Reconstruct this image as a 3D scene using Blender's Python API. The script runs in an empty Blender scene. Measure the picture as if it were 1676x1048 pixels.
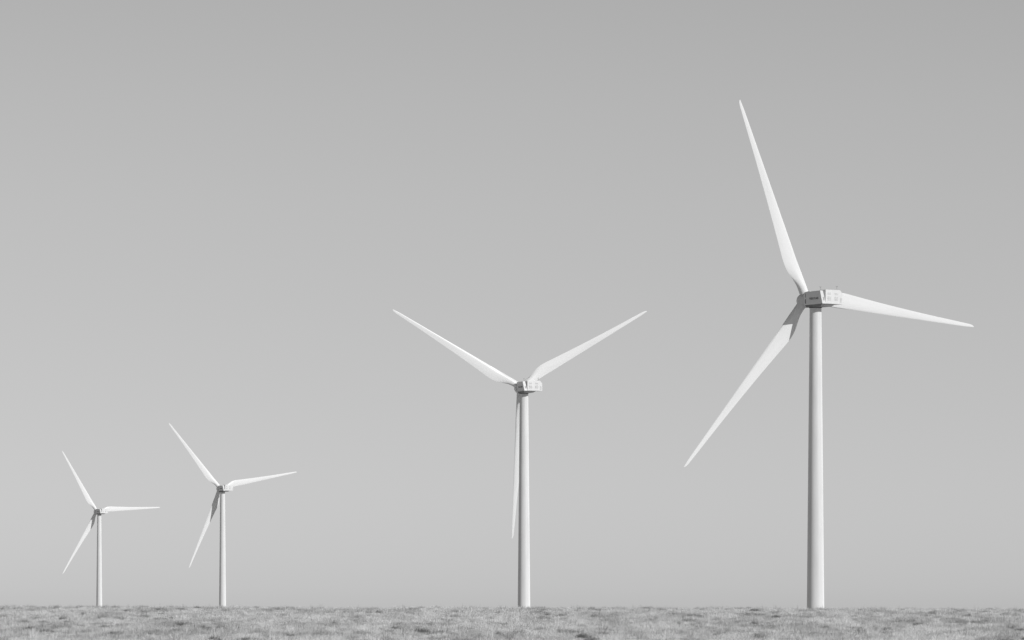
import bpy, bmesh, math, random
import numpy as np
from mathutils import Matrix, Vector, Euler

C = bpy.context.scene.collection
random.seed(7)
rng = np.random.default_rng(11)
R = math.radians

# ------------------------------------------------------------------ camera
F_PX, W_PX, H_PX, HOR = 8000.0, 1676.0, 1048.0, 993.0
cam_d = bpy.data.cameras.new('camera')
cam = bpy.data.objects.new('camera', cam_d)
C.objects.link(cam)
cam_d.sensor_fit = 'HORIZONTAL'
cam_d.sensor_width = 36.0
cam_d.lens = 36.0 * F_PX / W_PX
cam_d.shift_y = (HOR - H_PX / 2) / W_PX          # rising front: towers stay vertical
cam_d.clip_start = 0.5
cam_d.clip_end = 40000
cam_d.dof.use_dof = True                          # long lens focused on the near turbine
cam_d.dof.focus_distance = 1000
cam_d.dof.aperture_fstop = 4.0
cam.location = (0, 0, 0)                          # eye level is z = 0
cam.rotation_euler = (R(90), 0, 0)
bpy.context.scene.camera = cam

# ------------------------------------------------------------------ light
SUN_EL, SUN_AZ = 22.0, 52.0                       # azimuth off the camera's back, towards the right
sd = Vector((math.sin(R(SUN_AZ)) * math.cos(R(SUN_EL)),
             -math.cos(R(SUN_AZ)) * math.cos(R(SUN_EL)), math.sin(R(SUN_EL))))
sun_d = bpy.data.lights.new('sun', 'SUN')
sun_d.energy = 3.3
sun_d.angle = R(0.5)
sun_d.color = (1, 1, 1)                           # the photograph is black and white
sun = bpy.data.objects.new('sun', sun_d)
C.objects.link(sun)
sun.rotation_euler = (-sd).to_track_quat('-Z', 'Y').to_euler()

world = bpy.data.worlds.new('World')
bpy.context.scene.world = world
world.use_nodes = True
nt = world.node_tree
nt.nodes.clear()
sky = nt.nodes.new('ShaderNodeTexSky')
sky.sky_type = 'NISHITA'
sky.sun_disc = False
sky.sun_elevation = R(SUN_EL)
sky.sun_rotation = R(180 - SUN_AZ)
sky.altitude = 1500
sky.air_density = 1.0
sky.dust_density = 1.0
sky.ozone_density = 1.0
sep = nt.nodes.new('ShaderNodeSeparateColor')     # black and white through a red filter
mixv = nt.nodes.new('ShaderNodeMath'); mixv.operation = 'MULTIPLY_ADD'
mixv.inputs[1].default_value = 0.25
nrm_ = nt.nodes.new('ShaderNodeMath'); nrm_.operation = 'DIVIDE'; nrm_.inputs[1].default_value = 5.6
pw = nt.nodes.new('ShaderNodeMath'); pw.operation = 'POWER'; pw.inputs[1].default_value = 0.6       # soft film contrast
den = nt.nodes.new('ShaderNodeMath'); den.operation = 'MULTIPLY'; den.inputs[1].default_value = 5.6
m2 = nt.nodes.new('ShaderNodeMath'); m2.operation = 'MULTIPLY'; m2.inputs[1].default_value = 0.75
comb = nt.nodes.new('ShaderNodeCombineColor')
bg = nt.nodes.new('ShaderNodeBackground')
bg.inputs['Strength'].default_value = 0.0925
out = nt.nodes.new('ShaderNodeOutputWorld')
L = nt.links.new
L(sky.outputs[0], sep.inputs[0])
L(sep.outputs[0], m2.inputs[0])
L(sep.outputs[1], mixv.inputs[0])
L(m2.outputs[0], mixv.inputs[2])
# slow change of the sky's tone with elevation (z of the world direction)
wtc = nt.nodes.new('ShaderNodeTexCoord'); wsp = nt.nodes.new('ShaderNodeSeparateXYZ')
wrp = nt.nodes.new('ShaderNodeValToRGB'); wmul = nt.nodes.new('ShaderNodeMath'); wmul.operation = 'MULTIPLY'
L(wtc.outputs['Generated'], wsp.inputs[0]); L(wsp.outputs['Z'], wrp.inputs[0])
STOPS = [(0.0, .89), (.0034, .921), (.012, .94), (.022, .958), (.042, .973), (.0626, 1.0), (.083, 1.033), (.103, 1.043), (.13, 1.025), (.25, .84), (.6, .45)]
while len(wrp.color_ramp.elements) < len(STOPS):
    wrp.color_ramp.elements.new(0.5)
for e, (p_, v_) in zip(wrp.color_ramp.elements, STOPS):
    e.position = p_; e.color = (v_, v_, v_, 1)
L(mixv.outputs[0], nrm_.inputs[0]); L(nrm_.outputs[0], pw.inputs[0]); L(pw.outputs[0], den.inputs[0])
L(den.outputs[0], wmul.inputs[0]); L(wrp.outputs[0], wmul.inputs[1])
for i in range(3):
    L(wmul.outputs[0], comb.inputs[i])
L(comb.outputs[0], bg.inputs['Color'])
L(bg.outputs[0], out.inputs[0])

vs = bpy.context.scene.view_settings
bpy.context.scene.display_settings.display_device = 'sRGB'
vs.view_transform = 'Standard'
vs.look = 'None'
vs.exposure = 0.0
vs.gamma = 1.0
vs.use_curve_mapping = False


# ------------------------------------------------------------------ materials
def paint(name, lo, hi, rough, scale=0.6, streak=True):
    m = bpy.data.materials.new(name); m.use_nodes = True
    n = m.node_tree.nodes; l = m.node_tree.links.new
    b = n['Principled BSDF']
    tc = n.new('ShaderNodeTexCoord'); mp = n.new('ShaderNodeMapping')
    mp.inputs['Scale'].default_value = (1, 1, 0.12) if streak else (1, 1, 1)
    no = n.new('ShaderNodeTexNoise'); no.inputs['Scale'].default_value = scale
    no.inputs['Detail'].default_value = 6
    rp = n.new('ShaderNodeValToRGB')
    rp.color_ramp.elements[0].position = 0.3; rp.color_ramp.elements[0].color = (lo, lo, lo, 1)
    rp.color_ramp.elements[1].position = 0.7; rp.color_ramp.elements[1].color = (hi, hi, hi, 1)
    l(tc.outputs['Object'], mp.inputs[0]); l(mp.outputs[0], no.inputs['Vector'])
    l(no.outputs['Fac'], rp.inputs[0]); l(rp.outputs[0], b.inputs['Base Color'])
    b.inputs['Roughness'].default_value = rough
    b.inputs['Diffuse Roughness'].default_value = 1.0          # weathered, chalky paint
    return m


M_TOWER = paint('tower_paint', 0.74, 0.80, 0.45, 1.2)
M_BLADE = paint('blade_gelcoat', 0.82, 0.87, 0.38, 0.5)
M_NAC = paint('nacelle_paint', 0.75, 0.80, 0.45, 1.5, False)
M_VENT = paint('louvre_grey', 0.70, 0.76, 0.6, 3, False)
M_DARK = paint('dark_steel', 0.06, 0.10, 0.6, 3, False)
M_LOUVRE = paint('louvre_darker_grey', 0.58, 0.64, 0.6, 3, False)  # even darker grey for the small louvre on the rear strip
M_BED = paint('bedplate_grey', 0.20, 0.28, 0.6, 3, False)
M_MAST = paint('galvanised_mast', 0.30, 0.36, 0.5, 3, False)
M_MARK = paint('lettering_paint', 0.16, 0.20, 0.5, 3, False)


# ------------------------------------------------------------------ helpers
def link_mesh(name, bm, mat, parent=None, smooth=False):
    me = bpy.data.meshes.new(name)
    bmesh.ops.recalc_face_normals(bm, faces=bm.faces)
    bm.to_mesh(me); bm.free()
    me.materials.append(mat)
    if smooth:
        for p in me.polygons: p.use_smooth = True
        me.set_sharp_from_angle(angle=R(35))
    o = bpy.data.objects.new(name, me)
    C.objects.link(o)
    o.parent = parent
    return o


def prism(bm, bottom, top):
    """bottom, top: equal-length lists of (x, y, z)"""
    vb = [bm.verts.new(p) for p in bottom]; vt = [bm.verts.new(p) for p in top]
    n = len(vb)
    bm.faces.new(vb[::-1]); bm.faces.new(vt)
    for i in range(n):
        bm.faces.new((vb[i], vb[(i + 1) % n], vt[(i + 1) % n], vt[i]))


def box(bm, c, s):
    m = Matrix.Translation(c) @ Matrix.Diagonal((s[0], s[1], s[2], 1))
    bmesh.ops.create_cube(bm, size=1, matrix=m)


def bevel(bm, w, seg=2):
    bmesh.ops.bevel(bm, geom=[e for e in bm.edges], offset=w, segments=seg, profile=0.7, affect='EDGES', clamp_overlap=True)


def lathe(bm, prof, axis='z', n=64, cap=True):
    """prof: (radius, height) along the axis"""
    rings = []
    for r, h in prof:
        ring = []
        for i in range(n):
            a = 2 * math.pi * i / n
            p = (r * math.cos(a), r * math.sin(a), h) if axis == 'z' else (r * math.cos(a), h, r * math.sin(a))
            ring.append(bm.verts.new(p))
        rings.append(ring)
    for a, b in zip(rings, rings[1:]):
        for i in range(n):
            bm.faces.new((a[i], a[(i + 1) % n], b[(i + 1) % n], b[i]))
    if cap:
        bm.faces.new(rings[0][::-1]); bm.faces.new(rings[-1])


def tube(bm, a, b, r, n=8):
    a, b = Vector(a), Vector(b); d = b - a
    q = d.to_track_quat('Z', 'Y').to_matrix().to_4x4()
    bmesh.ops.create_cone(bm, cap_ends=True, segments=n, radius1=r, radius2=r, depth=d.length,
                          matrix=Matrix.Translation((a + b) / 2) @ q)


# ------------------------------------------------------------------ terrain
def hash2(ix, iy, seed):
    h = (ix.astype(np.int64) * 374761393 + iy.astype(np.int64) * 668265263 + seed * 982451653) & 0xFFFFFFFF
    h = ((h ^ (h >> 13)) * 1274126177) & 0xFFFFFFFF
    h = h ^ (h >> 16)
    return (h & 0xFFFFFF) / float(0xFFFFFF)


def vnoise(x, y, s, seed):
    x = np.asarray(x) / s; y = np.asarray(y) / s
    ix = np.floor(x); iy = np.floor(y); fx = x - ix; fy = y - iy
    fx = fx * fx * (3 - 2 * fx); fy = fy * fy * (3 - 2 * fy)
    a = hash2(ix, iy, seed); b = hash2(ix + 1, iy, seed); c = hash2(ix, iy + 1, seed); d = hash2(ix + 1, iy + 1, seed)
    return (a * (1 - fx) + b * fx) * (1 - fy) + (c * (1 - fx) + d * fx) * fy     # 0..1


CREST = 400.0
def ground_z(x, y):
    x = np.asarray(x, float); y = np.asarray(y, float)
    near = -1.42 + (y - 200) * 0.0060                      # gentle rise to a crest
    far = -8.5
    zc = -1.42 + (CREST - 200) * 0.0060
    t = np.clip((y - CREST) / 260.0, 0, 1); t = t * t * (3 - 2 * t)
    z = np.where(y < CREST, near, zc + (far - zc) * t)
    k = np.clip(1 - np.abs(y - 300) / 220, 0, 1)
    z = z - 0.0030 * np.clip(x, -120, 120) * np.clip(y / CREST, 0, 1) * (1 - t)
    z = z + k * ((vnoise(x, y, 16, 1) - .5) * 0.10 + (vnoise(x, y, 5, 2) - .5) * 0.07 + (vnoise(x, y, 1.7, 3) - .5) * 0.05)
    return np.where(y < 20, np.minimum(z, -1.6), z)


xs = np.unique(np.round(np.concatenate([-np.geomspace(80, 9000, 26), np.arange(-80, 80.1, 0.8), np.geomspace(80, 9000, 26)]), 3))
ys = np.unique(np.round(np.concatenate([np.linspace(-600, 140, 24), np.arange(140, 440, 0.8), np.geomspace(440, 14000, 60)]), 3))
GX, GY = np.meshgrid(xs, ys)
GZ = ground_z(GX, GY)
nx, ny = len(xs), len(ys)
co = np.stack([GX, GY, GZ], -1).reshape(-1, 3)
ii, jj = np.meshgrid(np.arange(nx - 1), np.arange(ny - 1))
q = (jj * nx + ii).ravel()
faces = np.stack([q, q + 1, q + nx + 1, q + nx], -1)


def np_mesh(name, co, faces):
    me = bpy.data.meshes.new(name)
    me.vertices.add(len(co)); me.vertices.foreach_set('co', co.astype(np.float32).ravel())
    k = faces.shape[1]
    me.loops.add(faces.size); me.loops.foreach_set('vertex_index', faces.astype(np.int32).ravel())
    me.polygons.add(len(faces))
    me.polygons.foreach_set('loop_start', np.arange(0, faces.size, k, dtype=np.int32))
    me.update(calc_edges=True)
    return me


gm = bpy.data.materials.new('dry_meadow_soil'); gm.use_nodes = True
n = gm.node_tree.nodes; l = gm.node_tree.links.new
tc = n.new('ShaderNodeTexCoord')
no = n.new('ShaderNodeTexNoise'); no.inputs['Scale'].default_value = 0.7; no.inputs['Detail'].default_value = 10
rp = n.new('ShaderNodeValToRGB')
rp.color_ramp.elements[0].position = .3; rp.color_ramp.elements[0].color = (.34, .34, .34, 1)
rp.color_ramp.elements[1].position = .7; rp.color_ramp.elements[1].color = (.62, .62, .62, 1)
l(tc.outputs['Object'], no.inputs['Vector']); l(no.outputs['Fac'], rp.inputs[0])
l(rp.outputs[0], n['Principled BSDF'].inputs['Base Color'])
n['Principled BSDF'].inputs['Roughness'].default_value = .95
me = np_mesh('ground', co, faces)
me.polygons.foreach_set('use_smooth', np.ones(len(faces), bool))
me.materials.append(gm)
go = bpy.data.objects.new('ground', me); C.objects.link(go)
go['kind'] = 'structure'


# ------------------------------------------------------------------ grass (nobody could count it)
def build_grass():
    X0, Y0, Y1 = 64.0, 165.0, 432.0
    AREA = 2 * X0 * (Y1 - Y0)
    def spots(dens):
        n = int(dens * AREA)
        x = rng.uniform(-X0, X0, n); y = rng.uniform(Y0, Y1, n)
        k = np.abs(x) < 0.108 * y + 16
        return x[k], y[k]
    P = []                  # (x, y, height, half width, outward x, outward y, albedo)
    def patches(x, y, seed):                                # broad drifts of paler and darker growth
        return .6 * vnoise(x / 0.9, y / 14.0, 1.0, seed) + .4 * vnoise(x / 2.4, y / 30.0, 1.0, seed + 1)
    # short carpet
    x, y = spots(30); n = len(x)
    t = patches(x, y, 31)
    la = rng.uniform(0, 2 * np.pi, n); h = rng.uniform(.04, .11, n); le = rng.uniform(.2, 1.2, n) * h
    P.append((x, y, h, rng.uniform(.006, .012, n), np.cos(la) * le, np.sin(la) * le,
              np.clip(.80 + (t - .5) * .6 + rng.normal(0, .03, n), .2, .92)))
    # tufts: every one a fan of blades with its own height and tone, shaded as a dome
    def tufts(dens, nb, rad, hgt, alb, jit, drift=1.0):
        cx, cy = spots(dens); m = len(cx)
        d = vnoise(cx, cy, 7, 61) * .6 + vnoise(cx, cy, 19, 62) * .4
        k = rng.random(m) < np.clip((d - .25) * 2.4, .12, 1)
        cx, cy = cx[k], cy[k]; m = len(cx)
        r0 = rng.uniform(*rad, m); h0 = rng.uniform(*hgt, m)
        a0 = np.clip(rng.normal(alb[0], alb[1], m) + drift * .55 * (patches(cx, cy, 31) - .5), .08, .93)
        el = rng.uniform(1, 1.6, m)                         # some tufts are broad
        i = np.repeat(np.arange(m), nb); n = len(i)
        a = rng.uniform(0, 2 * np.pi, n); q = np.sqrt(rng.random(n))
        x = cx[i] + np.cos(a) * q * r0[i] * el[i]; y = cy[i] + np.sin(a) * q * r0[i]
        h = h0[i] * (1.08 - .6 * q ** 2) * rng.uniform(.6, 1.12, n)
        le = h * (.12 + .75 * q) * rng.uniform(.4, 1.3, n)
        P.append((x, y, h, rng.uniform(.004, .009, n), np.cos(a) * le + h * .18, np.sin(a) * le,
                  np.clip(a0[i] + rng.normal(0, jit, n), .06, .95)))
    tufts(.9, 74, (.12, .32), (.10, .22), (.83, .06), .03)     # common dry tufts
    tufts(.28, 150, (.20, .46), (.18, .36), (.81, .10), .03)    # taller ones
    tufts(.030, 220, (.22, .50), (.18, .34), (.42, .09), .03)   # dark low bushes
    tufts(.030, 130, (.22, .50), (.14, .28), (.90, .02), .02)   # bleached tufts
    tufts(.08, 9, (.10, .30), (.34, .60), (.36, .10), .05)      # seed stalks
    x, y, h, w, ox, oy, alb = [np.concatenate(c) for c in zip(*P)]
    N = len(x)
    ang = np.arctan2(oy, ox) + np.pi / 2 + rng.normal(0, .35, N)     # blades face outwards from their tuft
    ex, ey = np.cos(ang) * w, np.sin(ang) * w
    z = ground_z(x, y) - 0.02
    mx, my, mz = x + ox * .38, y + oy * .38, z + h * .62
    co = np.empty((N, 5, 3))
    co[:, 0] = np.stack([x - ex, y - ey, z], -1)
    co[:, 1] = np.stack([x + ex, y + ey, z], -1)
    co[:, 2] = np.stack([mx + ex * .8, my + ey * .8, mz], -1)
    co[:, 3] = np.stack([mx - ex * .8, my - ey * .8, mz], -1)
    co[:, 4] = np.stack([x + ox, y + oy, z + h], -1)
    b = np.arange(N)[:, None] * 5
    f = np.concatenate([b + np.array([[0, 1, 2]]), b + np.array([[0, 2, 3]]), b + np.array([[3, 2, 4]])])
    me = np_mesh('grass', co.reshape(-1, 3), f)
    a = me.attributes.new('tone', 'FLOAT', 'POINT')
    a.data.foreach_set('value', np.repeat(alb, 5).astype(np.float32))
    m = bpy.data.materials.new('dry_grass'); m.use_nodes = True
    nn = m.node_tree.nodes; ll = m.node_tree.links.new
    bs = nn['Principled BSDF']; bs.inputs['Roughness'].default_value = .8
    bs.inputs['Specular IOR Level'].default_value = .2
    at = nn.new('ShaderNodeAttribute'); at.attribute_name = 'tone'
    ll(at.outputs['Fac'], bs.inputs['Base Color'])
    tr = nn.new('ShaderNodeBsdfTranslucent'); ll(at.outputs['Fac'], tr.inputs['Color'])
    mx_ = nn.new('ShaderNodeMixShader'); mx_.inputs[0].default_value = .4
    ll(bs.outputs[0], mx_.inputs[1]); ll(tr.outputs[0], mx_.inputs[2])
    ll(mx_.outputs[0], nn['Material Output'].inputs[0])
    me.materials.append(m)
    o = bpy.data.objects.new('grass', me); C.objects.link(o)
    o['kind'] = 'stuff'
    o['label'] = 'dry short meadow grass in pale and dark tufts along the foreground'
    o['category'] = 'grass'


build_grass()

# ------------------------------------------------------------------ wind turbine
ROT = 41.0          # rotor radius
TILT, OVER = R(5.84), 3.45
TOWER_TOP = -1.62   # below the rotor axis


def blade_bm():
    bm = bmesh.new()
    st = [  # r, chord, thickness/chord, round->aerofoil blend, twist
        (1.20, 1.78, 1.00, 0.0, 12), (2.6, 1.80, .98, 0.02, 12), (3.6, 1.98, .80, .25, 12), (4.8, 2.38, .58, .65, 12),
        (6.2, 2.82, .38, .92, 11.5), (7.6, 3.02, .28, 1, 11), (9.0, 3.00, .235, 1, 9.5), (12.3, 2.68, .20, 1, 7), (16.4, 2.28, .18, 1, 5),
        (20.5, 1.93, .165, 1, 3.5), (24.6, 1.61, .16, 1, 2.2), (28.7, 1.31, .155, 1, 1.2), (32.8, 1.05, .15, 1, .5), (36.5, .83, .16, 1, 0),
        (38.8, .68, .16, 1, 0), (39.9, .56, .16, 1, 0), (40.5, .42, .17, 1, 0), (40.85, .26, .2, 1, 0), (41.0, .10, .3, 1, 0)]
    # root resampled finely, outer blade left coarse (needle-thin faces shade badly at this distance)
    rs = [s[0] for s in st]
    def cub(r, i):
        j = max(0, min(len(rs) - 2, next((k for k in range(len(rs) - 1) if rs[k + 1] >= r), 0)))
        p = [st[max(0, j - 1)], st[j], st[j + 1], st[min(len(st) - 1, j + 2)]]
        d = p[2][0] - p[1][0]; t = (r - p[1][0]) / d
        m1 = (p[2][i] - p[0][i]) / (p[2][0] - p[0][0]) * d
        m2 = (p[3][i] - p[1][i]) / (p[3][0] - p[1][0]) * d
        return ((2 * t**3 - 3 * t**2 + 1) * p[1][i] + (t**3 - 2 * t**2 + t) * m1 + (-2 * t**3 + 3 * t**2) * p[2][i] + (t**3 - t**2) * m2)
    dense = sorted(set([round(v, 3) for v in list(np.linspace(1.2, 11, 22)) + list(np.linspace(11, 38.8, 15)) + [39.9, 40.5, 40.85, 41.0]]))
    rings = []
    K = 8
    for r in dense:
        ch, th, bl, tw = [cub(r, i) for i in (1, 2, 3, 4)]
        le = 0.90 - 0.72 * r / ROT if r < 38.8 else float(np.interp(r, [38.8, 41.0], [0.2186, 0.07]))
        pts = []
        for k in range(2 * K):
            a = 2 * math.pi * k / (2 * K)
            cxx = 0.5 + 0.5 * math.cos(a)               # 1 = trailing edge, 0 = leading edge
            s = 1 if math.sin(a) >= 0 else -1
            circ = 0.5 * math.sin(a)
            t = cxx
            foil = s * 5 * (0.2969 * math.sqrt(max(t, 0)) - 0.1260 * t - 0.3516 * t * t + 0.2843 * t ** 3 - 0.1015 * t ** 4)
            if abs(math.sin(a)) < 1e-6: foil = 0
            foil = foil * (.85 if s < 0 else 1.1)
            yy = (circ * (1 - bl) + foil * bl) * th * ch
            xx = le - cxx * ch
            c, sn = math.cos(R(tw * .5)), math.sin(R(tw * .5))
            pts.append((xx * c - yy * sn, xx * sn + yy * c, r))
        rings.append([bm.verts.new(p) for p in pts])
    n_ = 2 * K
    for a, b in zip(rings, rings[1:]):
        for i in range(n_):
            bm.faces.new((a[i], a[(i + 1) % n_], b[(i + 1) % n_], b[i]))
    bm.faces.new(rings[0][::-1]); bm.faces.new(rings[-1])
    return bm


def rotor_matrix(th, cone):
    return (Matrix.Rotation(TILT, 4, 'X') @ Matrix.Translation((0, OVER, 0)) @ Matrix.Rotation(-th, 4, 'Y')
            @ Matrix.Rotation(-cone, 4, 'X'))


def build_turbine():
    """local frame: rotor axis along +Y (upwind), X right seen from behind, origin on the ground;
    everything above the tower is placed relative to z = hub height later"""
    root = bpy.data.objects.new('wind_turbine', None)
    C.objects.link(root)
    P = {}
    # tower, 1 unit = metres, built for a 62 m axis height and stretched per turbine by its own mesh
    # nacelle body (left-hand shell)
    zb, zt = -1.02, 1.50
    bot = [(-1.25, 2.2), (-1.70, .75), (-1.24, -4.40), (-.34, -4.24), (-.34, -2.4), (1.9, -2.4), (1.9, .75), (1.25, 2.2)]
    top = [(-1.30, 2.2), (-1.80, .75), (-1.66, -4.22), (-.92, -4.06), (-.80, -2.4), (1.9, -2.4), (1.9, .75), (1.3, 2.2)]
    bm = bmesh.new()
    prism(bm, [(x, y, zb) for x, y in bot], [(x, y, zt - (.12 if y > 1.5 else 0)) for x, y in top])
    bevel(bm, .07)
    P['nacelle'] = nac = link_mesh('nacelle', bm, M_NAC, root)
    # rear housing on the right, its top corner chamfered
    hb = [(-.26, -4.02), (4.12, -3.22), (3.75, -.9), (-.26, -1.8)]
    bm = bmesh.new()
    prof = [(0, -.98), (1, -.98), (1, 1.02), (.86, 1.73), (0, 1.73)]
    fr, bk = [], []
    A, B, Cc, D = [Vector(p) for p in hb]
    for u, z in prof:
        p = A.lerp(B, u); q_ = D.lerp(Cc, u)
        fr.append((p.x, p.y, z)); bk.append((q_.x, q_.y, z))
    prism(bm, fr, bk)
    bevel(bm, .06)
    hs = link_mesh('rear_housing', bm, M_NAC, nac)
    # louvred vents on the housing's rear face
    dirv = (B - A).normalized(); nrm = Vector((dirv.y, -dirv.x)); Lf = (B - A).length
    for (u0, u1, z0, z1) in [(.12, .31, .76, 1.20), (.54, .73, .76, 1.18), (.12, .32, -.34, .44), (.53, .73, -.34, .44), (.85, .96, -.62, .26)]:
        bm = bmesh.new()
        cu = (u0 + u1) / 2 * Lf; wu = (u1 - u0) * Lf
        def face_box(cu, cz, wu, hz, d, off):
            c = A + dirv * cu + nrm * off
            m = Matrix.Translation((c.x, c.y, cz)) @ Matrix.Rotation(math.atan2(dirv.y, dirv.x), 4, 'Z') @ Matrix.Diagonal((wu, d, hz, 1))
            bmesh.ops.create_cube(bm, size=1, matrix=m)
        face_box(cu, (z0 + z1) / 2, wu, z1 - z0, .03, .012)
        ns = max(3, int((z1 - z0) / .11))
        for k in range(ns):
            face_box(cu, z0 + (k + .5) * (z1 - z0) / ns, wu - .04, .035, .05, .045)
        link_mesh('vent', bm, M_VENT, nac)
    # small louvre low on the left-hand rear strip
    bm = bmesh.new()
    w0, w1 = Vector((-.93, -4.32, -.38)), Vector((-.66, -4.262, -.38))
    v0, v1 = Vector((-1.02, -4.28, .28)), Vector((-.75, -4.222, .28))
    off = Vector((.03, -.045, 0)); inn = Vector((-.03, .12, 0))
    prism(bm, [w0 + off, w1 + off, w1 + inn, w0 + inn], [v0 + off, v1 + off, v1 + inn, v0 + inn])
    link_mesh('vent', bm, M_LOUVRE, nac)
    # bedplate below the shell
    bm = bmesh.new()
    prism(bm, [(-1.1, 1.5, -1.50), (-1.1, -3.5, -1.50), (1.6, -3.2, -1.46), (1.1, 1.5, -1.50)],
          [(-1.15, 2.0, -1.025), (-1.25, -4.3, -1.025), (2.4, -3.45, -1.0), (1.15, 2.0, -1.025)])
    link_mesh('bedplate', bm, M_BED, root)
    bm = bmesh.new()
    lathe(bm, [(1.22, TOWER_TOP - .02), (1.22, -1.45)], n=48)
    link_mesh('yaw_ring', bm, M_DARK, root, True)
    # seam between the front and the body
    bm = bmesh.new()
    for z0, z1 in ((-.75, .05), (.4, 1.15)):
        prism(bm, [(-1.755, 1.00, z0), (-1.735, .74, z0), (-1.55, .78, z0), (-1.55, 1.02, z0)],
              [(-1.775, 1.00, z1), (-1.79, .74, z1), (-1.6, .78, z1), (-1.6, 1.02, z1)])
    link_mesh('front_seam', bm, M_MARK, nac)
    # roof hatch and the two sensor masts
    bm = bmesh.new()
    box(bm, (0, 1.55, 1.56), (1.3, .95, .26)); bevel(bm, .06)
    link_mesh('roof_hatch', bm, M_NAC, nac)
    for x, y, z in ((-1.05, -3.4, 1.47), (3.2, -2.6, 1.70)):
        bm = bmesh.new()
        tube(bm, (x, y, z), (x, y, z + .80), .028)
        tube(bm, (x - .16, y, z + .72), (x + .16, y, z + .72), .025)
        for sx in (-.16, .16):
            bmesh.ops.create_uvsphere(bm, u_segments=8, v_segments=6, radius=.05, matrix=Matrix.Translation((x + sx, y, z + .8)))
        link_mesh('anemometer', bm, M_MAST, nac)
    # lettering on the left flank
    cu = bpy.data.curves.new('lettering', 'FONT')
    cu.body = 'VESTAS'; cu.size = .62; cu.extrude = .012; cu.align_x = 'CENTER'; cu.align_y = 'CENTER'; cu.offset = .008
    tmp = bpy.data.objects.new('tmp_text', cu); C.objects.link(tmp)
    dg = bpy.context.evaluated_depsgraph_get()
    mt = bpy.data.meshes.new_from_object(tmp.evaluated_get(dg))
    bpy.data.objects.remove(tmp); bpy.data.curves.remove(cu)
    mt.materials.clear(); mt.materials.append(M_MARK)
    let = bpy.data.objects.new('lettering', mt); C.objects.link(let); let.parent = nac
    # flank runs from (-1.75, .75) to (-1.52, -4.4); text reads front to rear seen from outside
    p0, p1 = Vector((-1.745, .75, .06)), Vector((-1.41, -4.36, .06))
    ex = (p1 - p0).normalized()
    wall_up = Vector((-.07, .12, 2.6)).normalized()
    ez = ex.cross(wall_up).normalized(); 
    if ez.x > 0: ez = -ez
    ey = ez.cross(ex)
    mtx = Matrix((ex, ey, ez)).transposed().to_4x4()
    pos = p0.lerp(p1, .53) + ez * .09
    sx = 2.9 / max(mt.vertices[i].co.x for i in range(len(mt.vertices))) / 2
    let.matrix_local = Matrix.Translation(pos) @ mtx @ Matrix.Diagonal((sx, .95, 1, 1))
    # hub and spinner along the tilted axis
    bm = bmesh.new()
    prof = [(1.05, 2.05), (1.30, 2.25), (1.38, 2.7), (1.40, 4.3)]
    for k in range(1, 11):
        a = k / 10 * math.pi / 2
        prof.append((max(1.40 * math.cos(a), .02), 4.3 + 1.35 * math.sin(a)))
    lathe(bm, prof, axis='y', n=48)
    hub = link_mesh('hub', bm, M_NAC, root, True)
    hub.matrix_local = Matrix.Rotation(TILT, 4, 'X')
    bl = None
    for k in range(3):
        if bl is None:
            bl = link_mesh('blade', blade_bm(), M_BLADE, root, True)
        else:
            b = bl.copy(); C.objects.link(b); b.parent = root
    return root


def tower_mesh(h):
    bm = bmesh.new()
    prof = []
    base, topz = -h, TOWER_TOP
    H = topz - base
    for k in range(25):
        t = k / 24
        prof.append((1.76 + (1.14 - 1.76) * t, base + H * t))
    lathe(bm, prof, n=96)
    return bm


proto = build_turbine()


def copy_tree(o, parent=None):
    c = o.copy(); C.objects.link(c); c.parent = parent
    for ch in [k for k in bpy.data.objects if k.parent == o]:
        copy_tree(ch, c)
    return c


GROUP = 'white wind turbines standing in the field'
#            depth    x       axis z  yaw   (azimuth, bend) of each blade   label
TURBINES = [
    (942.0, 58.5, 59.15, 28.9, [(23.87, 1.72), (143.93, 3.18), (263.85, 2.72)],
     'largest and nearest white wind turbine, with dark lettering on the shaded side of its nacelle'),
    (1306.0, 3.2, 58.5, 16.8, [(60.7, 1.27), (179.2, 2.22), (300.5, 1.33)],
     'white wind turbine with its rotor in a Y, one blade hanging down along its tower'),
    (2344.0, -138.8, 56.5, 25.1, [(41.08, 1.72), (160.37, 2.33), (281.37, 1.88)],
     'taller turbine of the distant pair, its right blade tilted slightly upward'),
    (2797.0, -236.2, 54.3, 29.7, [(33.23, 2.24), (152.49, 2.57), (273.26, 2.37)],
     'smallest white wind turbine at the far left edge, one blade lying level to the right'),
]
roots = [proto] + [copy_tree(proto) for _ in TURBINES[1:]]
for root, (D, X, Z, yaw, ph, label) in zip(roots, TURBINES):
    gz = float(ground_z(X, D)) - .3
    hub_h = Z - gz
    root.location = (X, D, gz)
    root.rotation_euler = (0, 0, R(yaw))
    root['label'] = label; root['category'] = 'wind turbine'; root['group'] = GROUP
    lift = Matrix.Translation((0, 0, hub_h))
    bi = 0
    for ch in [k for k in bpy.data.objects if k.parent == root]:
        if ch.name.startswith('blade'):
            ch.matrix_local = lift @ rotor_matrix(R(ph[bi][0]), R(ph[bi][1])); bi += 1
        else:
            ch.matrix_local = lift @ ch.matrix_local
    tw = link_mesh('tower', tower_mesh(hub_h), M_TOWER, root, True)
    tw.matrix_local = lift
